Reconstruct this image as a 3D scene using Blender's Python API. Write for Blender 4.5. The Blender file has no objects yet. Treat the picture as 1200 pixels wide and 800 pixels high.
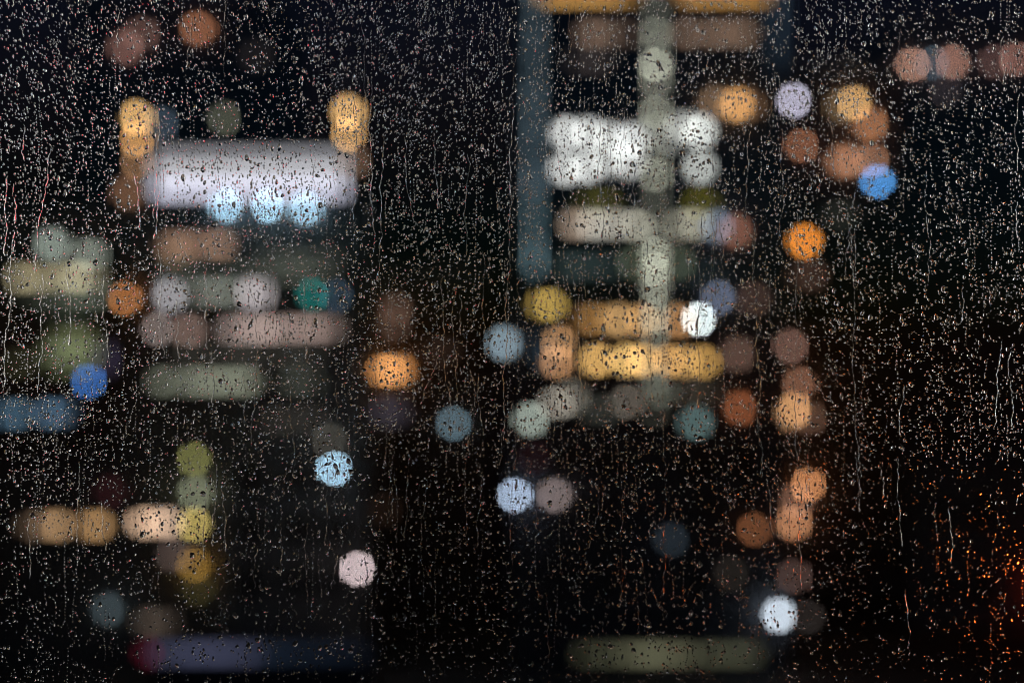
import bpy, bmesh, math, random
import numpy as np
from mathutils import Vector

random.seed(7)
lamp_rng = random.Random(3)
RNG = np.random.default_rng(11)
SC = bpy.context.scene
COL = SC.collection

# ------------------------------------------------------------------ camera
CAM_BACK = 0.70                      # camera stands 0.7 m inside the window
LENS, SENSOR = 50.0, 36.0
FPX = LENS / SENSOR * 1200.0         # focal length in photo pixels
cam_d = bpy.data.cameras.new('camera')
cam = bpy.data.objects.new('camera', cam_d)
COL.objects.link(cam)
cam.location = (0, -CAM_BACK, 0)
cam.rotation_euler = (math.radians(90), 0, 0)
cam_d.lens, cam_d.sensor_width = LENS, SENSOR
cam_d.clip_start, cam_d.clip_end = 0.05, 6000
BLUR = 41.0                          # diameter of a far point, photo pixels
PXM = CAM_BACK / FPX                 # metres per photo pixel on the glass
cam_d.dof.use_dof = True
cam_d.dof.focus_distance = CAM_BACK + 0.004
cam_d.dof.aperture_fstop = (LENS / 1000.0) / (BLUR * PXM)
cam_d.dof.aperture_blades = 0
SC.camera = cam

# ------------------------------------------------------------------ night sky
W = bpy.data.worlds.new('World')
SC.world = W
W.use_nodes = True
nt = W.node_tree
sky = nt.nodes.new('ShaderNodeTexSky')
sky.sky_type = 'NISHITA'
sky.sun_disc = False
sky.air_density = 1.0
sky.dust_density = 0.0
sky.ozone_density = 4.0
sky.sun_elevation = math.radians(-2.8)
sky.sun_rotation = math.radians(180)
tint = nt.nodes.new('ShaderNodeVectorMath')      # rain clouds take the violet out of the dusk sky
tint.operation = 'MULTIPLY'
tint.inputs[1].default_value = (0.68, 1.30, 0.84)
nt.links.new(sky.outputs[0], tint.inputs[0])
nt.links.new(tint.outputs[0], nt.nodes['Background'].inputs[0])
nt.nodes['Background'].inputs[1].default_value = 0.15

SC.view_settings.view_transform = 'Standard'
SC.view_settings.look = 'None'
SC.view_settings.exposure = 0.0
SC.view_settings.gamma = 1.0
SC.view_settings.use_curve_mapping = False
SC.render.engine = 'CYCLES'
cy = SC.cycles
cy.max_bounces = 20
cy.transmission_bounces = 18
cy.glossy_bounces = 12
cy.diffuse_bounces = 2
cy.sample_clamp_indirect = 0
cy.sample_clamp_direct = 0
cy.blur_glossy = 0
cy.caustics_refractive = True
cy.caustics_reflective = True
cy.use_denoising = True
cy.denoiser = 'OPENIMAGEDENOISE'
cy.denoising_input_passes = 'RGB_ALBEDO_NORMAL'
cy.denoising_prefilter = 'ACCURATE'
cy.use_adaptive_sampling = False
cy.filter_width = 1.1

GROUND = -20.0
HALF = 0.004                         # half the thickness of the glass


# ------------------------------------------------------------------ helpers
def lin(c):
    return tuple((v / 255 / 12.92) if v / 255 <= 0.04045 else ((v / 255 + 0.055) / 1.055) ** 2.4 for v in c)


def at(px, py, D):
    """photo pixel + distance beyond the glass -> world x, z"""
    k = (D + CAM_BACK) / FPX
    return (px - 600) * k, -(py - 400) * k


def mpp(D):
    return (D + CAM_BACK) / FPX


def coverage(w, h):
    """share of the lens' blur disc that a w x h pixel light fills"""
    r = BLUR / 2
    n = 60
    t = (np.arange(n) + 0.5) / n * 2 * r - r
    X, Z = np.meshgrid(t, t)
    ins = (X * X + Z * Z) < r * r
    return max((ins & (abs(X) < w / 2) & (abs(Z) < h / 2)).sum() / ins.sum(), w * h / (math.pi * r * r) if min(w, h) < 3 else 1e-3)


_mats = {}


def surf(name, col, rough=0.7, metal=0.0, noise=0.25, scale=1.5, spec=0.5):
    """procedural surface: base colour broken up by two noises, plus bump"""
    if name in _mats:
        return _mats[name]
    m = bpy.data.materials.new(name)
    m.use_nodes = True
    t = m.node_tree
    b = t.nodes['Principled BSDF']
    tc = t.nodes.new('ShaderNodeTexCoord')
    n1 = t.nodes.new('ShaderNodeTexNoise')
    n1.inputs['Scale'].default_value = scale
    n1.inputs['Detail'].default_value = 6
    t.links.new(tc.outputs['Object'], n1.inputs['Vector'])
    rp = t.nodes.new('ShaderNodeValToRGB')
    rp.color_ramp.elements[0].position = 0.3
    rp.color_ramp.elements[1].position = 0.7
    rp.color_ramp.elements[0].color = tuple(c * (1 - noise) for c in col) + (1,)
    rp.color_ramp.elements[1].color = tuple(min(1, c * (1 + noise)) for c in col) + (1,)
    t.links.new(n1.outputs['Fac'], rp.inputs['Fac'])
    t.links.new(rp.outputs['Color'], b.inputs['Base Color'])
    b.inputs['Roughness'].default_value = rough
    b.inputs['Metallic'].default_value = metal
    bp = t.nodes.new('ShaderNodeBump')
    bp.inputs['Strength'].default_value = 0.2
    t.links.new(n1.outputs['Fac'], bp.inputs['Height'])
    t.links.new(bp.outputs['Normal'], b.inputs['Normal'])
    _mats[name] = m
    return m


def glow(rgb, strength):
    """something that gives off light: lamp globe, lit window, sign face"""
    k = ('glow',) + tuple(round(v, 4) for v in rgb) + (round(strength, 4),)
    if k in _mats:
        return _mats[k]
    m = bpy.data.materials.new('light')
    m.use_nodes = True
    t = m.node_tree
    t.nodes.clear()
    e = t.nodes.new('ShaderNodeEmission')
    o = t.nodes.new('ShaderNodeOutputMaterial')
    e.inputs[0].default_value = tuple(rgb) + (1,)
    e.inputs[1].default_value = strength
    t.links.new(e.outputs[0], o.inputs[0])
    _mats[k] = m
    return m


def clear(name, ior, bump=0.0):
    m = bpy.data.materials.new(name)
    m.use_nodes = True
    t = m.node_tree
    t.nodes.clear()
    g = t.nodes.new('ShaderNodeBsdfGlass')
    o = t.nodes.new('ShaderNodeOutputMaterial')
    g.inputs['Color'].default_value = (1, 1, 1, 1)
    g.inputs['Roughness'].default_value = 0
    g.inputs['IOR'].default_value = ior
    t.links.new(g.outputs[0], o.inputs[0])
    if bump:
        tc = t.nodes.new('ShaderNodeTexCoord')
        mp = t.nodes.new('ShaderNodeMapping')
        mp.inputs['Scale'].default_value = (160, 160, 9)
        n = t.nodes.new('ShaderNodeTexNoise')
        n.inputs['Scale'].default_value = 1.0
        n.inputs['Detail'].default_value = 2
        b = t.nodes.new('ShaderNodeBump')
        b.inputs['Strength'].default_value = 1.0
        b.inputs['Distance'].default_value = bump
        t.links.new(tc.outputs['Object'], mp.inputs['Vector'])
        t.links.new(mp.outputs[0], n.inputs['Vector'])
        t.links.new(n.outputs['Fac'], b.inputs['Height'])
        t.links.new(b.outputs[0], g.inputs['Normal'])
    return m


class MB:
    """collects simple shapes and links them as ONE mesh object"""

    def __init__(self):
        self.bm = bmesh.new()

    def box(self, x0, x1, y0, y1, z0, z1):
        v = [self.bm.verts.new(p) for p in ((x0, y0, z0), (x1, y0, z0), (x1, y1, z0), (x0, y1, z0),
                                            (x0, y0, z1), (x1, y0, z1), (x1, y1, z1), (x0, y1, z1))]
        for f in ((3, 2, 1, 0), (4, 5, 6, 7), (0, 1, 5, 4), (1, 2, 6, 5), (2, 3, 7, 6), (3, 0, 4, 7)):
            self.bm.faces.new([v[i] for i in f])
        return self

    def ring(self, x0, x1, y0, y1, z0, z1, t):
        """rectangular frame in the x-z plane"""
        self.box(x0, x1, y0, y1, z0, z0 + t)
        self.box(x0, x1, y0, y1, z1 - t, z1)
        self.box(x0, x0 + t, y0, y1, z0 + t, z1 - t)
        self.box(x1 - t, x1, y0, y1, z0 + t, z1 - t)
        return self

    def tube(self, p, q, r0, r1=None, n=12):
        p, q = Vector(p), Vector(q)
        r1 = r0 if r1 is None else r1
        d = (q - p).normalized()
        u = d.orthogonal().normalized()
        w = d.cross(u)
        a = [self.bm.verts.new(p + (u * math.cos(2 * math.pi * i / n) + w * math.sin(2 * math.pi * i / n)) * r0) for i in range(n)]
        b = [self.bm.verts.new(q + (u * math.cos(2 * math.pi * i / n) + w * math.sin(2 * math.pi * i / n)) * r1) for i in range(n)]
        for i in range(n):
            j = (i + 1) % n
            self.bm.faces.new((a[i], a[j], b[j], b[i])).smooth = True
        self.bm.faces.new(a[::-1])
        self.bm.faces.new(b)
        return self

    def ball(self, c, r, sq=1.0):
        ret = bmesh.ops.create_uvsphere(self.bm, u_segments=18, v_segments=12, radius=r)
        for v in ret['verts']:
            v.co = Vector((v.co.x, v.co.y, v.co.z * sq)) + Vector(c)
            for f in v.link_faces:
                f.smooth = True
        return self

    def build(self, name, mat, parent=None):
        bmesh.ops.recalc_face_normals(self.bm, faces=self.bm.faces)
        me = bpy.data.meshes.new(name)
        self.bm.to_mesh(me)
        self.bm.free()
        o = bpy.data.objects.new(name, me)
        COL.objects.link(o)
        me.materials.append(mat)
        if parent is not None:
            o.parent = parent
            o.location = -Vector(parent.location) if parent.parent is None else Vector((0, 0, 0))
        return o


def tag(o, label=None, cat=None, group=None, kind=None):
    for k, v in (('label', label), ('category', cat), ('group', group), ('kind', kind)):
        if v:
            o[k] = v
    return o


def empty(name, loc, label, cat, group=None):
    o = bpy.data.objects.new(name, None)
    COL.objects.link(o)
    o.location = loc
    return tag(o, label, cat, group)


M_concrete = surf('concrete', (0.26, 0.26, 0.27), 0.8)
M_render = surf('painted_render', (0.34, 0.32, 0.29), 0.8)
M_dark = surf('dark_cladding', (0.09, 0.10, 0.12), 0.55)
M_brick = surf('dark_brick', (0.07, 0.05, 0.045), 0.85, scale=3)
M_frame = surf('window_metal', (0.10, 0.10, 0.11), 0.45, 0.6, 0.1)
M_steel = surf('galvanised_steel', (0.25, 0.26, 0.27), 0.4, 0.8, 0.15)
M_dglass = surf('dark_window_glass', (0.015, 0.018, 0.022), 0.15, 0, 0.2)
M_rubber = surf('rubber', (0.02, 0.02, 0.02), 0.8)
M_asphalt = surf('wet_asphalt', (0.045, 0.046, 0.05), 0.5, 0, 0.35, 4)
M_pave = surf('pavement', (0.16, 0.155, 0.15), 0.6, 0, 0.25, 3)
M_paint = surf('road_paint', (0.7, 0.7, 0.66), 0.6, 0, 0.15, 6)
M_busred = surf('bus_paint', (0.05, 0.06, 0.10), 0.35, 0, 0.05)
M_ground = surf('ground', (0.06, 0.065, 0.06), 0.9, 0, 0.4, 0.3)

# ------------------------------------------------------------------ ground and street
g = MB()
g.box(-1500, 1500, 1.5, 3000, GROUND - 0.5, GROUND - 0.15)
tag(g.build('ground', M_ground), kind='structure')
g = MB()
g.box(-400, 400, 71.0, 81.5, GROUND - 0.14, GROUND - 0.10)
tag(g.build('road', M_asphalt), kind='structure')
g = MB()
g.box(-400, 400, 81.5, 83.9, GROUND - 0.149, GROUND)
g.box(-400, 400, 68.4, 71.0, GROUND - 0.149, GROUND)
tag(g.build('pavement', M_pave), kind='structure')
g = MB()
for i in range(-60, 60):
    g.box(i * 6.0, i * 6.0 + 3, 76.1, 76.25, GROUND - 0.097, GROUND - 0.094)
tag(g.build('road_markings', M_paint), kind='structure')


# ------------------------------------------------------------------ buildings
class Building:
    def __init__(self, name, label, px0, px1, ptop, D, depth, wall, cat='building', base=GROUND):
        k = mpp(D)
        self.D, self.k, self.Y = D, k, float(D)
        self.x0, self.x1 = (px0 - 600) * k, (px1 - 600) * k
        self.top = -(ptop - 400) * k
        self.root = empty(name, ((self.x0 + self.x1) / 2, self.Y, base), label, cat)
        b = MB()
        b.box(self.x0, self.x1, self.Y, self.Y + depth, base - 0.14, self.top)
        self.wall = b.build('wall', wall, self.root)
        b = MB()
        b.box(self.x0 - .15, self.x1 + .15, self.Y - .15, self.Y + depth + .15, self.top, self.top + .25)
        b.box(self.x0 - .15, self.x1 + .15, self.Y - .15, self.Y + .1, self.top + .25, self.top + 1.0)
        b.build('roof', M_concrete, self.root)

    def bands(self, py0, py1, step, mat):
        """thin projecting floor slabs"""
        p = py0
        while p < py1:
            z = -(p - 400) * self.k
            if z < GROUND + 1:
                break
            b = MB()
            b.box(self.x0 - .04, self.x1 + .04, self.Y - 0.12, self.Y - 0.002, z - .15, z + .15)
            b.build('floor_slab', mat, self.root)
            p += step

    def window(self, px, py, w, h, T=None, L=None, rgb=None, mull=0, cov=None, name='window'):
        """window part with a frame; T = how bright its blurred patch should look"""
        k = self.k
        x, z = (px - 600) * k, -(py - 400) * k
        hw, hh = w * k / 2, h * k / 2
        y = self.Y
        f = MB()
        f.ring(x - hw - .07, x + hw + .07, y - 0.10, y - 0.003, z - hh - .07, z + hh + .07, .068)
        for i in range(1, mull + 1):
            mx = x - hw + 2 * hw * i / (mull + 1)
            f.box(mx - .025, mx + .025, y - 0.09, y - 0.055, z - hh, z + hh)
        fr = f.build(name, M_frame, self.root)
        p = MB()
        nb = mull + 1
        for b_ in range(nb):
            p.box(x - hw + 2 * hw * b_ / nb + (.003 if b_ else 0), x - hw + 2 * hw * (b_ + 1) / nb, y - 0.05, y - 0.005, z - hh, z + hh)
        var = (1.0,)
        if T is not None:
            c = lin(T)
            mx = max(c)
            if mull:                                   # blinds and lamps differ from bay to bay
                var = (1.0, .5, 1.5)
            ms = [glow([v / mx for v in c], f * mx / (cov or coverage(w, h))) for f in var]
        elif L is not None:
            ms = [glow(rgb, L)]
        else:
            ms = [M_dglass]
        q = p.build('pane', ms[0])
        for m in ms[1:]:
            q.data.materials.append(m)
        if len(ms) > 1:
            for b_ in range(nb):
                mi = lamp_rng.choice((0, 0, 1, 2))
                for f_ in range(6):
                    q.data.polygons[b_ * 6 + f_].material_index = mi
        q.parent = fr
        q.location = (0, 0, 0)
        return fr

    def dark_grid(self, pxs, pys, w, h):
        for py in pys:
            for px in pxs:
                self.window(px, py, w, h)


def dull(T, f=.13):
    g = sum(T) / 3
    return tuple(v * (1 - f) + g * f for v in T)


def wall_lamp(px, py, T, label, D, a=9, cat='lamp', group=None, gain=1.0):
    T = dull(T)
    a = a * lamp_rng.uniform(.9, 1.75)
    """globe lamp on a bracket fixed to the facade at distance D"""
    y = D - 0.75
    x, z = at(px, py, y)
    r = a * mpp(y) / 2
    root = empty('wall_lamp', (x, D - 0.003, z), label, cat, group)
    b = MB()
    b.box(x - .10, x + .10, D - 0.05, D - 0.003, z - .16, z + .16)
    b.tube((x, D - .05, z - .05), (x, y + r * .5, z - r * .9), .03)
    b.tube((x, y, z - r * 1.12), (x, y, z - r * .9), r * .45)
    b.build('bracket', M_frame, root)
    c = lin(T)
    mx = max(c)
    q = MB()
    q.ball((x, y, z), r)
    q.build('globe', glow([v / mx for v in c], gain * mx / (a / BLUR) ** 2), root)
    return root


def box_sign(px, py, T, label, D, w=10, h=10, group=None, cat='sign'):
    """small backlit box sign standing off the facade"""
    T = dull(T, .08)
    y = D - 0.5
    x, z = at(px, py, y)
    k = mpp(y)
    hw, hh = w * k / 2, h * k / 2
    root = empty('illuminated_sign', (x, D - .003, z), label, cat, group)
    b = MB()
    b.ring(x - hw - .05, x + hw + .05, y - .06, y + .12, z - hh - .05, z + hh + .05, .048)
    b.box(x - hw - .05, x + hw + .05, y + .122, y + .16, z - hh - .05, z + hh + .05)
    b.tube((x, y + .161, z), (x, D - .003, z), .04)
    b.build('housing', M_frame, root)
    c = lin(T)
    mx = max(c)
    q = MB()
    q.box(x - hw, x + hw, y - .04, y + .1, z - hh, z + hh)
    q.build('sign_face', glow([v / mx for v in c], mx / coverage(w, h)), root)
    return root


def street_lamp(px, py, T, label, D, a=10, group=None, gain=1.0, arm=0.0):
    """lantern on a tapered pole standing on the ground"""
    x, z = at(px, py, D)
    r = a * mpp(D) / 2
    root = empty('street_lamp', (x + arm, D, GROUND), label, 'street lamp', group)
    b = MB()
    b.tube((x + arm, D, GROUND - .14), (x + arm, D, GROUND + .9), .13, .11)
    b.tube((x + arm, D, GROUND + .9), (x + arm, D, z - r - .15 + (.6 if arm else 0)), .08, .05)
    b.build('pole', M_steel, root)
    h = MB()
    if arm:
        h.tube((x + arm, D, z + r + .35), (x, D, z + r + .22), .04)
        h.tube((x, D, z + r + .3), (x, D, z + r * .8), .06, r * .6)
    else:
        h.tube((x, D, z - r - .2), (x, D, z - r * .8), .06, r * .55)
        h.tube((x, D, z + r * .9), (x, D, z + r + .12), r * .5, .03)
    h.build('lamp_cap', M_frame, root)
    c = lin(T)
    mx = max(c)
    q = MB()
    q.ball((x, D, z), r)
    q.build('globe', glow([v / mx for v in c], gain * mx / (a / BLUR) ** 2), root)
    return root


# --- left commercial block with the long white sign
B = LB = Building('commercial_block', 'concrete commercial block under the long white rooftop sign, lit ribbon windows on four floors', 148, 424, 252, 88, 14, M_render)
LB.bands(262, 800, 54, M_concrete)
LB.window(230, 287, 74, 9, (146, 114, 94), mull=3)
LB.window(205, 298, 16, 9, (70, 55, 40), mull=0)
LB.window(350, 306, 90, 8, (50, 52, 46), mull=4)
LB.window(199, 346, 14, 16, (150, 148, 152))
LB.window(250, 342, 54, 9, (100, 104, 96), mull=2)
LB.window(300, 344, 24, 16, (168, 160, 162), mull=1)
LB.window(185, 386, 10, 8, (112, 100, 96))
LB.window(222, 387, 16, 9, (112, 92, 84))
LB.window(300, 386, 70, 9, (166, 146, 139), mull=3)
LB.window(365, 385, 64, 9, (160, 138, 130), mull=3)
LB.window(240, 447, 118, 9, (108, 112, 97), mull=5)
LB.window(290, 319, 190, 6, (58, 62, 55), mull=7)
LB.window(285, 416, 180, 5, (40, 40, 36), mull=7)
LB.window(352, 447, 44, 9, (66, 70, 62), mull=2)
LB.window(345, 492, 60, 6, (44, 42, 38), mull=2)
LB.window(386, 515, 10, 8, (56, 54, 48))
LB.dark_grid((185, 240, 295, 350, 395), (560, 620, 680), 30, 22)

# the rooftop sign: lightbox, dim upper strip and brighter lower half
y = 87.0
k = mpp(y)
x0, x1 = (182 - 600) * k, (404 - 600) * k
sg = empty('rooftop_sign', ((x0 + x1) / 2, y, -(252 - 400) * k), 'long white backlit rooftop sign above three pale blue lamps', 'sign')
b = MB()
zt, zb = -(176 - 400) * k, -(232 - 400) * k
b.ring(x0 - .15, x1 + .15, y - .1, y + .5, zb - .15, zt + .15, .148)
b.box(x0 - .15, x1 + .15, y + .502, y + .6, zb - .15, zt + .15)
for xx in np.linspace(x0 + .4, x1 - .4, 5):
    b.box(xx - .08, xx + .08, y + .602, y + .75, LB.top + .2, zt)
b.build('housing', M_frame, sg)


def panel(pa, pb, T, name):
    c = lin(T)
    mx = max(c)
    q = MB()
    q.box(x0, x1, y - .05, y + .45, -(pb - 400) * k, -(pa - 400) * k)
    q.build(name, glow([v / mx for v in c], mx / coverage(100, pb - pa)), sg)


b = MB()
for pa, pb in ((177, 180.8), (190.2, 196.8), (208.2, 215.8), (227.2, 231)):
    b.box(x0, x1, y - .03, y + .45, -(pb - 400) * k, -(pa - 400) * k)
b.build('dark_panel', surf('sign_panel', (.3, .3, .32), .5), sg)
panel(181, 190, (122, 122, 126), 'upper_light_strip')
panel(197, 208, (156, 156, 160), 'middle_light_strip')
panel(216, 227, (196, 196, 214), 'lower_light_strip')
for px, n in ((266, 'left'), (313, 'middle'), (358, 'right')):
    wall_lamp(px, 241 if px < 350 else 244, (150, 195, 222), f'{n} of the three pale blue lamps under the long white rooftop sign', 88, 7, group='pale blue lamps under the rooftop sign')
wall_lamp(160, 138, (225, 172, 100), 'upper amber lamp at the left end of the long white sign', 88, 9)
wall_lamp(160, 164, (190, 135, 75), 'lower amber lamp at the left end of the long white sign', 88, 9)
wall_lamp(160, 190, (120, 85, 55), 'dim amber lamp beside the left edge of the white sign face', 88, 9)
wall_lamp(150, 225, (105, 72, 50), 'dim brown lamp below the amber lamps by the white sign', 88, 10)
wall_lamp(408, 132, (235, 180, 110), 'upper amber lamp at the right end of the long white sign', 88, 9)
wall_lamp(408, 158, (200, 150, 90), 'lower amber lamp at the right end of the long white sign', 88, 9)
wall_lamp(413, 190, (95, 70, 52), 'dim brown lamp under the amber lamps at the sign end', 88, 10)
wall_lamp(189, 145, (48, 62, 74), 'dim slate blue lamp on the roof left above the white sign', 88, 9)
wall_lamp(263, 139, (72, 74, 60), 'dim olive lamp on the roof above the white sign', 88, 10)
box_sign(366, 345, (16, 98, 92), 'teal sign on the block below the white rooftop sign', 88, 9, 9)
box_sign(394, 347, (36, 52, 66), 'dim blue grey sign right beside the teal sign', 88, 10, 9)
wall_lamp(146, 350, (154, 92, 46), 'burnt orange lamp at the left corner of the commercial block', 88, 8)
# a mast carries the lamps that stand above the roof line
for px in (160, 189, 263, 408):
    x, z = at(px, 140, 88)
    t = MB()
    t.tube((x, 88.2, LB.top + .25), (x, 88.2, z + 3.4 if px != 263 else z + .3), .09, .07)
    t.box(x - .12, x + .12, 88.0, 88.1, LB.top + .3, z + .3)
    tag(t.build('roof_mast', M_steel), {160: 'steel mast on the roof carrying the stacked amber lamps left of the white sign', 189: 'steel mast on the roof behind the dim slate blue lamp',
        263: 'steel mast on the roof carrying the dim olive lamp', 408: 'steel mast on the roof carrying the stacked amber lamps right of the white sign'}[px], 'mast')

# --- far left apartment house
A1 = Building('apartment_house', 'apartment house left of the commercial block, green grey lit storeys', -70, 138, 262, 94, 12, M_concrete)
A1.bands(306, 800, 50, M_render)
A1.window(62, 287, 18, 12, (130, 140, 130))
A1.window(104, 300, 22, 12, (134, 142, 130))
A1.window(40, 326, 46, 9, (146, 136, 106), mull=2)
A1.window(92, 325, 48, 9, (174, 166, 134), mull=2)
A1.window(80, 362, 50, 9, (44, 52, 42), mull=2)
A1.window(84, 398, 44, 10, (94, 100, 70), mull=2)
A1.window(84, 428, 44, 9, (64, 70, 48), mull=2)
A1.window(124, 418, 8, 30, (42, 38, 54))
A1.window(30, 425, 26, 10, (34, 34, 22), mull=1)
A1.window(14, 485, 30, 9, (70, 98, 118), mull=1)
A1.window(66, 484, 34, 9, (78, 106, 130), mull=1)
A1.window(78, 345, 90, 7, (64, 70, 60), mull=3)
A1.window(84, 413, 60, 7, (66, 72, 52), mull=2)
A1.dark_grid((-20, 30, 80), (540, 590), 26, 20)
box_sign(104, 447, (46, 92, 160), 'royal blue round sign on the apartment house', 94, 8, 8)

# --- tall dim house behind the white sign
A2 = Building('apartment_tower', 'dark apartment tower far behind the white rooftop sign with a few brown lamps', 90, 330, 5, 135, 16, M_dark)
A2.bands(60, 800, 34, M_concrete)
A2.dark_grid((120, 170, 220, 270, 310), (95, 129), 22, 14)
wall_lamp(147, 56, (106, 72, 63), 'mauve brown lamp, lower one of the pair on the dark tower', 135, 9)
wall_lamp(166, 40, (82, 57, 49), 'mauve brown lamp, upper one of the pair on the dark tower', 135, 9)
wall_lamp(232, 34, (134, 82, 54), 'copper orange lamp standing alone high on the dark tower', 135, 8)
wall_lamp(300, 66, (25, 21, 20), 'very dim brown lamp on the right of the dark tower', 135, 10)

# --- narrow dark house in the gap
A3 = Building('town_house', 'narrow dark town house between the commercial block and the tower', 428, 566, 330, 100, 12, M_brick)
A3.bands(360, 800, 46, M_concrete)
A3.window(512, 410, 30, 14, (44, 32, 26), mull=1)
A3.window(458, 482, 34, 16, (66, 62, 72), mull=1)
A3.window(440, 596, 36, 12, (62, 45, 35), mull=1)
A3.dark_grid((455, 500, 540), (540, 640), 20, 18)
wall_lamp(464, 362, (66, 46, 36), 'dim brown lamp near the roof of the narrow town house', 100, 9)
wall_lamp(462, 380, (58, 42, 34), 'dimmer brown lamp just under the roof lamp of the town house', 100, 9)
for px, T, n in ((446, (150, 95, 48), 'left'), (458, (190, 128, 70), 'middle'), (471, (150, 95, 48), 'right')):
    wall_lamp(px, 434, T, f'{n} of the three bright orange lamps on the narrow town house', 100, 8, group='orange lamps on the town house')
wall_lamp(532, 496, (76, 98, 108), 'steel blue lamp low on the narrow town house', 100, 9)

# --- central tower
TW = Building('high_rise', 'high-rise tower with a pale vertical stairwell light column and blue corner strips', 600, 922, -1150, 84, 18, M_dark)
TW.bands(-1100, 800, 58, M_concrete)
# stairwell light column: one window per half landing
p = -420.0
while p < 486:
    v = random.choice((.15, .5, 1.0, 1.5)) * (1.25 if p < 130 else 1.0 if p < 350 else .65)
    TW.window(768, p, 9, 6, cov=1.0, T=None, L=4.7 * v, rgb=lin((236, 240, 216)), name='stairwell_window')
    p += 18.4


for q_ in (742, 795):
    TW.window(q_, 308, 10, 12, (58, 64, 52), name='landing_window')


def corner_strip(px, pa, pb, T):
    k = TW.k
    s = MB()
    w = 5
    c = lin(T)
    mx = max(c)
    p = pa
    k3 = 0
    s = [MB(), MB(), MB()]
    while p < pb - 2:
        q = min(pb, p + lamp_rng.uniform(9, 26))
        s[k3 % 3].box((px - w / 2 - 600) * k, (px + w / 2 - 600) * k, TW.Y - .16, TW.Y - .125, -(q - 401) * k, -(p - 400) * k)
        k3 += lamp_rng.choice((1, 2))
        p = q
    for f, b in zip((.55, 1.0, 1.5), s):
        if len(b.bm.verts):
            b.build('corner_light_strip', glow([v / mx for v in c], f * mx / coverage(w, 100)), TW.root)


corner_strip(626, -700, 120, (50, 62, 68))
corner_strip(626, 121, 230, (59, 73, 80))
corner_strip(626, 231, 318, (64, 84, 90))
corner_strip(912, -700, 85, (23, 32, 40))
W_ = TW.window
W_(690, -4, 110, 9, (196, 146, 78), mull=5)
W_(848, -4, 100, 9, (186, 136, 70), mull=4)
W_(712, 40, 60, 9, (104, 84, 70), mull=3)
W_(838, 40, 84, 9, (110, 88, 72), mull=4)
W_(690, 72, 40, 8, (44, 38, 36), mull=1)
for px, py, T in ((664, 157, (176, 178, 176)), (690, 157, (170, 172, 170)), (714, 162, (150, 152, 150)), (738, 165, (176, 178, 178)), (800, 150, (130, 132, 128)), (820, 154, (186, 190, 186)),
                  (662, 198, (166, 168, 166)), (688, 196, (166, 168, 166)), (712, 188, (130, 132, 130)), (736, 190, (160, 162, 160)), (820, 196, (150, 154, 150))):
    W_(px, py, 14, 14, tuple(min(255, v * 1.14) for v in T), name='bright_window')
W_(751, 160, 9, 14, (96, 98, 94))
W_(786, 162, 9, 14, (96, 98, 94))
W_(754, 422, 10, 10, (176, 136, 82))
W_(783, 422, 7, 10, (150, 112, 66))
W_(752, 375, 10, 10, (150, 112, 68))
W_(700, 236, 36, 8, (96, 92, 40), mull=1)
W_(822, 236, 22, 8, (104, 98, 26), mull=1)
W_(674, 263, 18, 10, (122, 106, 92))
W_(708, 263, 44, 10, (176, 172, 160), mull=2)
W_(745, 264, 16, 10, (140, 138, 124))
W_(806, 263, 34, 10, (142, 140, 124), mull=1)
W_(690, 312, 70, 10, (34, 44, 44), mull=3)
W_(812, 320, 60, 10, (20, 26, 28), mull=2)
W_(640, 357, 22, 9, (216, 180, 94), mull=1)
W_(690, 374, 26, 9, (136, 98, 54), mull=1)
W_(722, 375, 22, 12, (210, 166, 110), mull=1)
W_(796, 376, 16, 10, (160, 116, 74))
W_(655, 402, 11, 11, (176, 132, 90))
W_(653, 424, 11, 11, (160, 118, 82))
W_(700, 422, 16, 10, (206, 162, 96))
W_(736, 422, 16, 11, (222, 180, 110))
W_(799, 424, 22, 10, (190, 148, 90), mull=1)
W_(824, 424, 12, 10, (166, 128, 70))
W_(622, 491, 14, 11, (140, 150, 140))
W_(652, 470, 18, 11, (158, 152, 140))
W_(670, 466, 14, 11, (138, 134, 122))
W_(735, 468, 14, 11, (122, 114, 103))
W_(775, 462, 12, 11, (84, 88, 78))
W_(700, 480, 40, 9, (44, 46, 42), mull=2)
W_(818, 458, 40, 9, (58, 54, 46), mull=2)
W_(815, 495, 14, 11, (76, 97, 96))
W_(640, 412, 8, 30, (30, 44, 54))
W_(700, 766, 40, 9, (56, 57, 43), mull=2, name='shop_window')
W_(770, 766, 86, 9, (80, 80, 62), mull=3, name='shop_window')
W_(856, 766, 66, 9, (56, 57, 44), mull=3, name='shop_window')
TW.dark_grid((660, 710, 820, 870), (540, 590, 640, 690), 30, 24)
for py in range(-1090, -40, 58):       # unseen storeys added above the view, lit for highlights in the drops
    for px, w in ((686, 96), (846, 96)):
        s = random.random()
        col = random.choice([(1, .86, .68), (1, .94, .86), (.88, .95, 1)])
        W_(px, py, w, 22, L=1.6 + 7.0 * s * s, rgb=col, mull=3)

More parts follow.
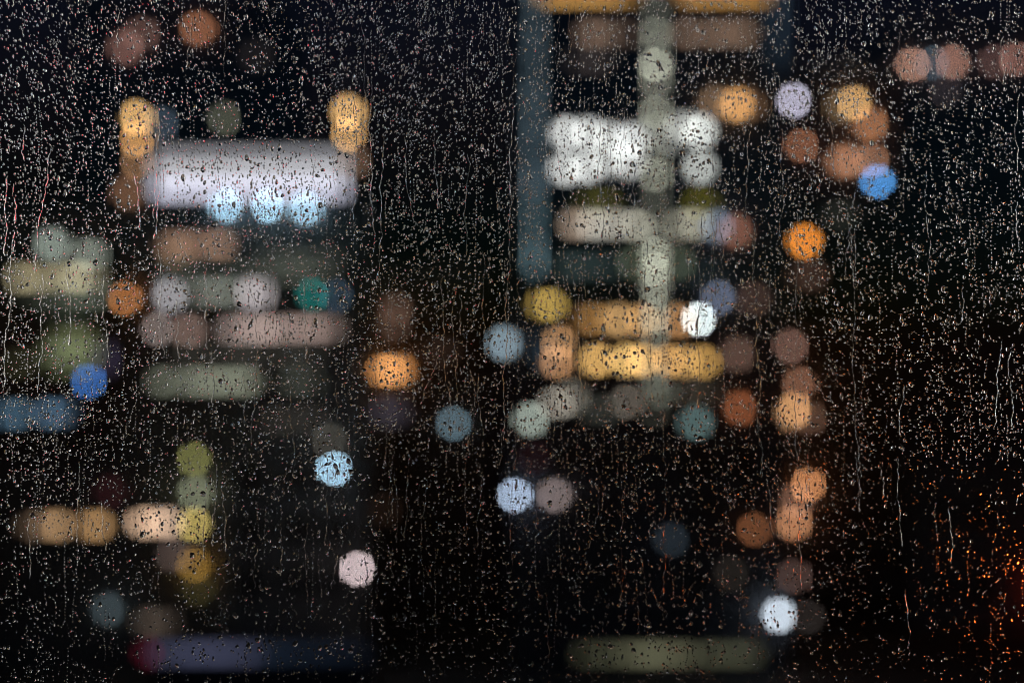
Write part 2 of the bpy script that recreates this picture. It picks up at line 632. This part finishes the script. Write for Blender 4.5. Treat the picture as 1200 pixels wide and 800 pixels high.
wall_lamp(863, 123, (216, 152, 84), 'bright amber lamp at the right of the white windows on the high-rise', 84, 9)
wall_lamp(838, 121, (104, 80, 58), 'dim tan lamp left of the bright amber lamp on the high-rise', 84, 10)
wall_lamp(878, 124, (84, 58, 36), 'faint amber lamp right of the bright amber lamp on the high-rise', 84, 9)
wall_lamp(840, 265, (92, 106, 124), 'slate blue lamp on the high-rise at the end of the beige windows', 84, 8)
wall_lamp(862, 271, (122, 76, 58), 'red brown lamp touching the slate blue lamp on the high-rise', 84, 11)
box_sign(819, 374, (224, 240, 240), 'small brilliant white sign over the tan windows of the high-rise', 84, 7, 7)
wall_lamp(842, 349, (84, 94, 116), 'lavender grey lamp above the brilliant white sign', 84, 8)
wall_lamp(884, 350, (58, 40, 34), 'faint brown lamp at the right edge of the high-rise', 84, 11)
wall_lamp(864, 415, (88, 64, 54), 'dim mauve lamp right of the tan window row', 84, 10)
wall_lamp(867, 478, (126, 67, 37), 'rust red lamp low on the right of the high-rise', 84, 8)
wall_lamp(590, 402, (124, 146, 158), 'pale steel blue lamp on the left corner of the high-rise', 84.2, 9)

# --- right hand apartment building with balcony lamps
RB = Building('balcony_block', 'balcony block right of the high-rise with amber and peach lamps', 900, 1058, 92, 98, 14, M_brick)
RB.bands(150, 800, 48, M_concrete)
RB.window(945, 322, 26, 12, (70, 50, 42), mull=1)
RB.window(986, 250, 20, 12, (46, 48, 42), mull=1)
RB.window(905, 352, 20, 12, (44, 30, 26))
RB.dark_grid((940, 985, 1030), (370, 530, 640, 700), 20, 18)
box_sign(930, 118, (186, 182, 204), 'lavender white sign near the top of the balcony block', 98, 8, 8)
for px, py, T, lab, a in (
        (1002, 121, (196, 148, 88), 'bright tan lamp at the top right of the balcony block', 9),
        (986, 124, (96, 76, 50), 'dim ochre lamp left of the bright tan lamp', 9),
        (1019, 146, (156, 100, 64), 'copper lamp below right of the bright tan lamp', 9),
        (940, 171, (128, 78, 52), 'brown lamp on its own under the lavender white sign', 8),
        (988, 189, (152, 100, 70), 'peach lamp left of the sky blue sign', 9),
        (1002, 189, (88, 62, 46), 'dim peach lamp close beside the brighter peach lamp', 9),
        (1022, 188, (128, 86, 62), 'peach brown lamp just above the sky blue sign', 9),
        (925, 406, (120, 86, 74), 'mauve lamp halfway up the balcony block', 9),
        (938, 450, (118, 78, 58), 'brown lamp just above the glowing tan lamp', 9),
        (931, 480, (186, 132, 80), 'glowing tan lamp in the middle of the lower balconies', 8),
        (925, 486, (120, 86, 58), 'tan lamp half hidden by the glowing tan lamp', 9),
        (948, 490, (76, 52, 40), 'faint brown lamp right of the glowing tan lamp', 9),
        (899, 484, (56, 40, 30), 'faint brown lamp left of the glowing tan lamp', 9),
        (946, 568, (190, 122, 74), 'upper orange lamp of the chain low on the balcony block', 9),
        (934, 586, (104, 72, 56), 'dim mauve lamp between the orange and the peach lamp', 9),
        (930, 612, (180, 120, 80), 'peach lamp at the foot of the orange lamp chain', 9),
        (930, 675, (68, 50, 45), 'dim mauve lamp above the white street lantern', 9)):
    wall_lamp(px, py, T, lab, 98, a)
box_sign(1028, 213, (70, 138, 206), 'sky blue sign on the right edge of the balcony block', 98, 7, 7)
box_sign(943, 283, (238, 138, 46), 'vivid orange sign on the balcony block', 98, 11, 11)
wall_lamp(884, 620, (104, 60, 34), 'rust brown lamp low on the high-rise beside the orange lamp chain', 84, 9)
wall_lamp(856, 672, (30, 26, 22), 'barely glowing lamp low on the high-rise right side', 84, 9)

# --- distant block at the far right
FR = Building('distant_block', 'distant dark block at the far right with a row of brown lamps near its roof', 1044, 1330, 30, 150, 16, M_dark)
FR.bands(60, 800, 30, M_concrete)
FR.dark_grid((1070, 1110, 1150, 1190), (130, 160, 190), 20, 12)
for px, py, T, lab in ((1069, 76, (134, 94, 76), 'leftmost brown lamp in the row near the roof of the distant block'),
                       (1092, 74, (40, 56, 66), 'blue grey lamp between the brown lamps of the distant block'),
                       (1117, 73, (122, 84, 70), 'second brown lamp, right of the blue grey one on the distant block'),
                       (1165, 73, (62, 42, 38), 'dim maroon lamp on the right of the distant roof row'),
                       (1191, 70, (100, 66, 56), 'rightmost brown lamp of the distant roof row'),
                       (1108, 106, (30, 26, 28), 'barely visible lamp under the distant roof row')):
    wall_lamp(px, py, tuple(v * 1.12 for v in T), lab, 150, 5)

# --- low shops at the lower left
LS = Building('shop_row', 'low shop building at the lower left with a beige window row', -60, 262, 560, 85, 2.9, M_render)
LS.bands(640, 800, 60, M_concrete)
LS.window(40, 616, 20, 9, (70, 56, 44))
LS.window(64, 615, 22, 10, (172, 136, 98), mull=1)
LS.window(110, 615, 26, 10, (176, 136, 92), mull=1)
LS.window(172, 612, 20, 10, (182, 150, 124), mull=1)
LS.window(196, 612, 18, 10, (176, 148, 126))
LS.window(228, 614, 9, 9, (200, 178, 102))
LS.window(210, 650, 26, 9, (76, 64, 60), mull=1)
LS.window(185, 728, 36, 10, (76, 66, 58), mull=1)
wall_lamp(229, 578, (112, 118, 94), 'pale sage lamp above the yellow shop window', 85, 8)
wall_lamp(228, 662, (132, 96, 34), 'mustard lamp under the yellow shop window', 85, 8)
wall_lamp(231, 690, (44, 40, 18), 'dim mustard lamp, lowest of the lamps on the shop corner', 85, 9)
wall_lamp(130, 576, (30, 8, 11), 'dark red lamp over the beige shop windows', 85, 8)
street_lamp(228, 538, (104, 104, 60), 'street lamp with an olive globe beside the shop building', 82.8, 8)
wall_lamp(127, 714, (48, 58, 62), 'dim teal lamp at the bottom of the shop building', 85, 8)

# --- street lanterns
street_lamp(392, 549, (168, 208, 232), 'tall street lamp with an icy blue globe before the commercial block', 83, 7)
street_lamp(603, 580, (164, 182, 206), 'street lamp with a blue white globe at the left foot of the high-rise', 83, 8)
street_lamp(650, 580, (116, 104, 102), 'street lamp with a dull mauve globe beside the blue white one', 83.2, 11)
street_lamp(419, 666, (206, 186, 188), 'short street lamp with a pinkish white globe', 82.6, 8)
street_lamp(913, 720, (204, 216, 228), 'low street lantern with a large bright white globe', 83, 13)
street_lamp(947, 722, (36, 32, 30), 'low street lantern with a dim brown globe beside the white one', 83, 9)
street_lamp(786, 632, (31, 38, 44), 'street lamp with a very dim blue globe in front of the high-rise', 82.5, 11)
street_lamp(626, 536, (18, 5, 6), 'slim street lamp with a dark red globe over the blue white one', 83.4, 9)

# --- the bus on the street
D = 79.5
k = mpp(D)
bx0, bx1 = (172 - 600) * k, (436 - 600) * k
bz0 = GROUND - .10
bus = empty('city_bus', ((bx0 + bx1) / 2, D, bz0), 'city bus on the street with violet lit windows and a red tail lamp', 'bus')
b = MB()
b.box(bx0, bx1, D, D + 2.0, bz0 + .35, bz0 + 1.55)
b.box(bx0 + .06, bx1 - .1, D + .05, D + 1.95, bz0 + 1.55, bz0 + 3.0)
b.box(bx0 + 2.0, bx1 - 3.0, D + .4, D + 1.6, bz0 + 3.0, bz0 + 3.2)
body = b.build('body', M_busred, bus)
bev = body.modifiers.new('bevel', 'BEVEL')
bev.width = .12
bev.segments = 3
zc = -(765 - 400) * k
n = 8
wd = (bx1 - bx0 - .6) / n
for i in range(n):
    s = [.75, 1.0, 1.0, .75, .3, .2, .18, .12][i]
    wx = bx0 + .3 + i * wd
    m = MB()
    m.box(wx + .06, wx + wd - .06, D - .012, D + .045, zc - .26, zc + .26)
    c = lin((54, 57, 76) if i < 4 else (40, 52, 70))
    mx = max(c)
    m.build('window', glow([v / mx for v in c], s * mx / coverage(100, 10)), bus)
for xx in (bx0 + 2.4, bx1 - 2.6):
    w = MB()
    w.tube((xx, D - .04, bz0 + .5), (xx, D + .3, bz0 + .5), .5, n=24)
    wo = w.build('wheel', M_rubber, bus)
    w = MB()
    w.tube((xx, D - .06, bz0 + .5), (xx, D - .041, bz0 + .5), .28, n=24)
    q = w.build('rim', M_steel)
    q.parent = wo
    q.location = (0, 0, 0)
m = MB()
m.box(bx0 - .05, bx0 + .22, D - .06, D + .3, zc - .3, zc + .3)
m.build('tail_light', glow((1, .06, .16), .4), bus)

# --- unseen office buildings added beyond the frame to put highlights in the rain drops
LN = Building('added_light_tower', 'added tower unseen beyond the left edge of the view, bright storeys lighting the raindrops', -900, -190, -900, 62, 16, M_concrete)
for py in range(-860, 760, 58):
    for px in range(-840, -240, 140):
        s = random.random()
        LN.window(px + 20, py, 118, 26, L=0.8 + 5.0 * s * s, rgb=random.choice([(1, .9, .76), (1, .95, .9), (.85, .93, 1)]), mull=3)
RN = Building('added_light_slab', 'added slab unseen beyond the right edge of the view, warm storeys lighting the raindrops', 1500, 2200, -700, 66, 16, M_concrete)  # added opposite the left tower, its windows feed the drop highlights
for py in range(-660, 760, 58):
    for px in range(1540, 2140, 160):
        s = random.random()
        RN.window(px + 50, py, 130, 26, L=1.0 + 7.0 * s * s, rgb=random.choice([(1, .86, .7), (1, .94, .86), (.85, .93, 1)]), mull=3)


def neon(px, py, w, h, rgb, L, label, D, base_z, hood=.1):
    x, z = at(px, py, D)
    k = mpp(D)
    hw, hh = w * k / 2, h * k / 2
    root = empty('neon_sign', (x, D, base_z), label, 'sign')
    b = MB()
    b.ring(x - hw - .1, x + hw + .1, D - hood, D + .2, z - hh - .1, z + hh + .1, .098)
    b.box(x - hw - .1, x + hw + .1, D + .202, D + .25, z - hh - .1, z + hh + .1)
    b.tube((x, D + .3, base_z - .14), (x, D + .3, z + hh), .12)
    b.build('housing', M_frame, root)
    q = MB()
    q.box(x - hw, x + hw, D - .05, D + .15, z - hh, z + hh)
    q.build('sign_face', glow(rgb, L), root)


MH = Building('added_glow_hall', 'added low hall at the lower right, its wall faintly reddened to stand in for haze', 1066, 1420, 560, 100, 12, M_render)  # hall added so its wall catches a red glow in place of haze
MH.bands(640, 800, 75, M_concrete)
MH.dark_grid((1105, 1150), (600, 690), 24, 22)
wall_lamp(1236, 688, (255, 60, 14), 'added red orange lamp unseen just beyond the right edge, reddening the hall wall', 100, 13, gain=.38)  # unseen lamp added to redden the wall behind it
wall_lamp(1268, 706, (255, 60, 14), 'lower added red orange lamp unseen beyond the right edge, reddening the hall wall', 100, 13, gain=.38)  # second added lamp, spreads the red glow lower on the wall
neon(1266, 688, 84, 44, (1, .16, .03), 16.0, 'glowing orange red sign beyond the lower right edge of the view', 63, GROUND, 1.3)  # deep hood added to keep the sign's light off the ground
neon(-27, 222, 6, 110, (1, .015, .03), 42.0, 'tall red neon sign beyond the left edge of the view', 70, GROUND)

# ------------------------------------------------------------------ window
win = empty('window', (0, 0, -.62), 'clear window glass in a dark frame, wet with rain on its outer side', 'window')
b = MB()
b.box(-.80, .80, -HALF, HALF, -.56, .56)
M_pane = clear('window_glass', 1.5, 0.00002)
b.build('glass', M_pane, win)
b = MB()
b.ring(-.86, .86, -.03, .03, -.62, .62, .059)
b.build('frame', M_frame, win)
M_water = clear('water', 1.33)


# ------------------------------------------------------------------ rain on the glass
GAP = 0.00002
BASE_Y = HALF + GAP


def drop_verts(rx, rz, H, q, rings, seg, rng, wob=0.16, sag=0.2):
    """one water drop: a cap over an uneven outline. returns (verts, faces, flat) with +y outward"""
    ph = np.arange(seg) / seg * 2 * np.pi
    R = np.ones(seg)
    for kk in (2, 3, 4):
        R = R + wob * rng.uniform(.3, 1) / (kk - 1) * np.cos(kk * ph + rng.uniform(0, 6.28))
    ox, oz = rx * R * np.cos(ph), rz * R * np.sin(ph)
    ox = ox * (1 - sag * np.sin(ph) * .8)
    bx, bz, ba = rng.uniform(-.4, .4), rng.uniform(-.4, .4), rng.uniform(0, .25)
    V = []
    for i in range(rings):
        rho = 1 - i / rings
        t = 1 - rho * rho
        zz = oz * rho - sag * rz * .6 * t
        xx = ox * rho
        hh = H * t ** q * (1 + ba * np.cos(2.6 * (xx / rx - bx)) * np.cos(2.6 * (zz / rz - bz)))
        V.append(np.stack([xx, np.full(seg, 0) + hh, zz], 1))
    V.append(np.array([[0, H * (1 + ba * .8), -sag * rz * .6]]))
    base = np.stack([ox, np.zeros(seg), oz], 1)
    V.append(base)
    V = np.concatenate(V)
    F = []
    for i in range(rings - 1):
        for j in range(seg):
            j2 = (j + 1) % seg
            F.append((i * seg + j, (i + 1) * seg + j, (i + 1) * seg + j2, i * seg + j2))
    top = rings * seg
    for j in range(seg):
        F.append(((rings - 1) * seg + j, top, (rings - 1) * seg + (j + 1) % seg))
    F.append(tuple(top + 1 + j for j in range(seg)))
    return V, F


class Soup:
    def __init__(self):
        self.V, self.F, self.n = [], [], 0

    def add(self, V, F):
        self.V.append(V)
        n = self.n
        self.F.extend([tuple(i + n for i in f) for f in F])
        self.n += len(V)

    def build(self, name, mat):
        me = bpy.data.meshes.new(name)
        V = np.concatenate(self.V)
        me.vertices.add(len(V))
        me.vertices.foreach_set('co', V.astype(np.float32).ravel())
        tot = np.array([len(f) for f in self.F], dtype=np.int32)
        st = np.concatenate([[0], np.cumsum(tot)[:-1]]).astype(np.int32)
        idx = np.fromiter((i for f in self.F for i in f), dtype=np.int32)
        me.loops.add(len(idx))
        me.loops.foreach_set('vertex_index', idx)
        me.polygons.add(len(self.F))
        me.polygons.foreach_set('loop_start', st)
        me.polygons.foreach_set('loop_total', tot)
        me.polygons.foreach_set('use_smooth', np.ones(len(self.F), dtype=bool))
        me.update(calc_edges=True)
        me.validate()
        me.materials.append(mat)
        o = bpy.data.objects.new(name, me)
        COL.objects.link(o)
        return o


def glass_xz(px, py):
    return (px - 600) * PXM, -(py - 400) * PXM


# trickles: (x at top, y top, y bottom, width px, drift) in photo pixels
TRICKLES = [
    (9, 205, 300, 2.0, -6), (16, 215, 262, 1.7, 0),
    (604, 60, 545, 2.0, -8), (433, 95, 300, 1.8, 6), (448, 160, 330, 1.7, -6), (473, 160, 240, 1.6, 8), (508, 160, 245, 1.6, 6),
    (883, 255, 560, 2.4, 8), (935, 300, 540, 1.8, 8), (1000, 270, 560, 2.0, 6), (822, 250, 480, 1.8, -2), (812, 270, 345, 1.6, 0),
    (918, 150, 280, 2.0, 0), (878, 150, 260, 1.7, -2), (668, 2, 60, 1.6, -2), (693, 12, 60, 1.6, 4), (652, 175, 262, 2.0, 14),
    (702, 130, 280, 1.8, 4), (716, 140, 250, 1.8, 2), (745, 190, 245, 1.7, -4), (518, 320, 470, 1.8, 6), (533, 340, 470, 1.6, 4),
    (512, 420, 470, 1.8, -16), (560, 440, 510, 1.6, 4), (620, 540, 620, 1.7, 8), (676, 350, 460, 1.7, 6), (660, 560, 600, 1.6, 10),
    (185, 130, 280, 1.8, -4), (156, 200, 270, 1.8, 8), (180, 210, 260, 1.6, 2), (365, 180, 260, 1.7, 6), (415, 110, 230, 1.8, 4),
    (240, 310, 410, 1.8, 2), (186, 290, 420, 1.9, 4), (205, 350, 420, 1.7, 2), (15, 270, 460, 2.0, -12), (48, 320, 460, 1.7, -4),
    (120, 320, 430, 1.7, 4), (355, 330, 420, 1.7, 2), (322, 320, 380, 1.7, 0), (255, 540, 640, 1.9, -6), (395, 635, 690, 2.2, -6),
    (372, 650, 700, 1.6, 4), (300, 640, 690, 1.6, -4), (900, 568, 630, 2.0, 4), (936, 545, 690, 1.8, 0), (946, 540, 600, 1.6, 0),
    (1062, 690, 760, 1.9, 4), (1004, 535, 600, 1.8, 6), (1052, 535, 640, 1.7, 2), (1185, 410, 500, 1.8, 0), (1130, 335, 380, 1.6, -2),
    (1194, 110, 200, 1.6, 0), (972, 130, 200, 1.6, 8), (548, 180, 300, 1.6, -4), (780, 540, 700, 1.7, -4), (640, 690, 770, 1.7, 6),
    (480, 535, 630, 1.7, -4), (500, 560, 640, 1.7, -6), (545, 540, 640, 1.7, 2), (565, 555, 640, 1.6, 0), (705, 560, 620, 1.7, -6),
    (60, 170, 320, 1.5, -22), (300, 430, 520, 1.6, -6), (340, 440, 560, 1.6, 6), (90, 540, 640, 1.6, -4), (770, 90, 160, 1.7, -22),
    (728, 560, 700, 1.6, 3), (835, 150, 330, 1.8, -4), (792, 250, 330, 1.6, -3), (756, 280, 470, 1.7, 6), (1085, 200, 330, 1.6, 3),
]
paths = []


def trickle(x, y0, y1, w, drift, idx):
    rng = np.random.default_rng(1000 + idx)
    n = max(14, int((y1 - y0) / 2.2))
    t = np.linspace(0, 1, n)
    py = y0 + (y1 - y0) * t
    wob = np.zeros(n)
    for f, a in ((1.7, 2.6), (4.1, 1.5), (9.0, .8), (19.0, .45)):
        L = (y1 - y0) / 150
        wob += a * np.sin(2 * np.pi * f * t * max(L, .6) + rng.uniform(0, 6.28))
    steps = np.cumsum(rng.normal(0, .28, n))
    px = x + drift * t + wob * .48 + steps
    paths.append(np.stack([px, py], 1))
    wv = 1.1 * w * (0.62 + 0.22 * np.sin(2 * np.pi * t * (y1 - y0) / 23 + rng.uniform(0, 6)) + .22 * rng.random(n))
    gaps = rng.random(n) < 0.22
    wv[gaps] *= .3
    wv *= np.where(np.sin(2 * np.pi * t * (y1 - y0) / rng.uniform(18, 40) + rng.uniform(0, 6)) > .55, .55, 1.0)
    wv[0] *= .2
    wv[-1] *= .4
    wv[-4:-1] *= 2.1
    wv = np.convolve(np.pad(wv, 1, 'edge'), [.25, .5, .25], 'valid')
    cx, cz = glass_xz(px, py)
    seg = 7
    V, F = [], []
    for i in range(n):
        hw = wv[i] * PXM / 2
        H = hw * 0.62
        a = np.linspace(0, np.pi, seg)
        V.append(np.stack([cx[i] + hw * np.cos(a), BASE_Y + H * np.sin(a) ** .9, np.full(seg, cz[i])], 1))
    m = n * seg
    for i in range(n - 1):
        for j in range(seg - 1):
            F.append((i * seg + j, i * seg + j + 1, (i + 1) * seg + j + 1, (i + 1) * seg + j))
    # flat side against the glass and the two ends
    Lv = np.array([V[i][0] for i in range(n)])
    Rv = np.array([V[i][-1] for i in range(n)])
    V = np.concatenate(V + [Lv, Rv])
    for i in range(n - 1):
        F.append((m + i, m + i + 1, m + n + i + 1, m + n + i))
    F.append(tuple(range(seg)))
    F.append(tuple((n - 1) * seg + j for j in range(seg))[::-1])
    s = Soup()
    s.add(V, F)
    o = s.build('water_trickle', M_water)
    return o


for i, (x, y0, y1, w, dr) in enumerate(TRICKLES):
    o = trickle(x, y0, y1, w * (.78 if x > 980 else 1), dr, i)
    tag(o, 'thin wavy trickle of rainwater running down the window glass', 'water trickle', 'water trickles on the window glass')

tr = np.random.default_rng(5)
for i in range(60):
    y0 = tr.uniform(-20, 640)
    o = trickle(tr.uniform(-60, 1260), y0, y0 + tr.uniform(28, 110), tr.uniform(1.2, 1.8), tr.normal(0, 5), 500 + i)
    tag(o, 'thin wavy trickle of rainwater running down the window glass', 'water trickle', 'water trickles on the window glass')

# --- drop positions in photo pixels
PA = np.concatenate(paths)
cell = {}
for x, y in PA:
    cell.setdefault((int(x // 6), int(y // 6)), []).append((x, y))


def near_trickle(x, y, r):
    cx, cy_ = int(x // 6), int(y // 6)
    for i in (-1, 0, 1):
        for j in (-1, 0, 1):
            for (a, b) in cell.get((cx + i, cy_ + j), ()):
                if (a - x) ** 2 + (b - y) ** 2 < r * r:
                    return True
    return False


ph = RNG.uniform(0, 6.28, 12)


def density(x, y):
    """patchy rain: thinner towards the bottom"""
    n = (np.sin(x / 37 + ph[0]) + np.sin(y / 29 + ph[1]) + np.sin((x + y) / 53 + ph[2]) + np.sin((x - y) / 41 + ph[3])
         + np.sin(x / 13 + y / 61 + ph[4]) * .8) / 4.8
    d = .74 + .22 * n
    d *= 1.0 if y < 480 else max(.45, 1 - (y - 480) / 400)
    if x > 1030:
        d *= .78
    if 250 < x < 600 and y < 480:
        d *= 1.15
    return d


items = []           # (px, py, radius px)
occ = {}


def free(x, y, r):
    c = (int(x // 8), int(y // 8))
    for i in (-1, 0, 1):
        for j in (-1, 0, 1):
            for (a, b, s) in occ.get((c[0] + i, c[1] + j), ()):
                if (a - x) ** 2 + ((b - y) * .8) ** 2 < ((s + r) * .86) ** 2:
                    return False
    return True


def put(x, y, r):
    if free(x, y, r) and not near_trickle(x, y, r * .8 + .8):
        items.append((x, y, r))
        occ.setdefault((int(x // 8), int(y // 8)), []).append((x, y, r))
        return True
    return False


X0, X1, Y0, Y1 = -110, 1310, -70, 870
# large drops first
tries = 0
while len(items) < 880 and tries < 20000:
    tries += 1
    x, y = RNG.uniform(X0, X1), RNG.uniform(Y0, Y1)
    if RNG.random() < density(x, y):
        put(x, y, float(RNG.uniform(1.9, 3.6)))
# chains left by drops that ran down
for c in range(700):
    x, y = RNG.uniform(X0, X1), RNG.uniform(Y0, Y1 - 30)
    if RNG.random() > density(x, y):
        continue
    L = RNG.uniform(20, 110)
    e = y + L
    while y < e:
        put(x, y, float(RNG.uniform(.6, 1.35)))
        y += RNG.uniform(2.2, 5.5)
        x += RNG.normal(0, .5)
# clusters and singles
tries = 0
while len(items) < 45000 and tries < 260000:
    tries += 1
    x, y = RNG.uniform(X0, X1), RNG.uniform(Y0, Y1)
    if RNG.random() > density(x, y):
        continue
    for _ in range(RNG.integers(1, 5)):
        r = float(np.clip(RNG.lognormal(math.log(1.12), .40), .5, 2.4))
        put(x + RNG.normal(0, 3), y + RNG.normal(0, 4.5), r)

items.sort(key=lambda t: -t[2])
inframe = [t for t in items if -2 < t[0] < 1202 and -2 < t[1] < 802]
big = set(id(t) for t in inframe[:300])
soup = Soup()
for t in items:
    x, y, r = t
    wx, wz = glass_xz(x, y)
    rr = r * PXM
    el = RNG.uniform(1.0, 1.6) if r > 1.9 or RNG.random() < .62 else RNG.uniform(1.6, 3.2)
    rx, rz = rr / math.sqrt(el), rr * math.sqrt(el)
    H = rx * (RNG.uniform(.34, .62) if r > 1.9 else RNG.uniform(.24, .56))
    if x > 940 and y > 540 and RNG.random() < min(.75, (x - 900) / 300):
        H *= RNG.uniform(.18, .45)              # drops shaped flatter low on the right to catch the orange sign's glints
    q = RNG.uniform(.65, 1.0)
    if id(t) in big:
        V, F = drop_verts(rx, rz, H, q, 8, 26, RNG, .2, .25)
        s = Soup()
        s.add(V, F)
        o = s.build('raindrop', M_water)
        o.location = (wx, BASE_Y, wz)
        tag(o, 'large clear raindrop clinging to the outside of the window glass', 'raindrop', 'large raindrops on the window glass')
    else:
        V, F = drop_verts(rx, rz, H, q, 4 if r > 1.2 else 3, 14 if r > 1.2 else 10, RNG, .24, .2)
        V = V + np.array([wx, BASE_Y, wz])
        soup.add(V, F)
o = soup.build('rain_droplets', M_water)
tag(o, 'fine spray of small clear rain droplets covering the window glass', 'rain droplets', kind='stuff')
print('drops', len(items), 'verts', soup.n)
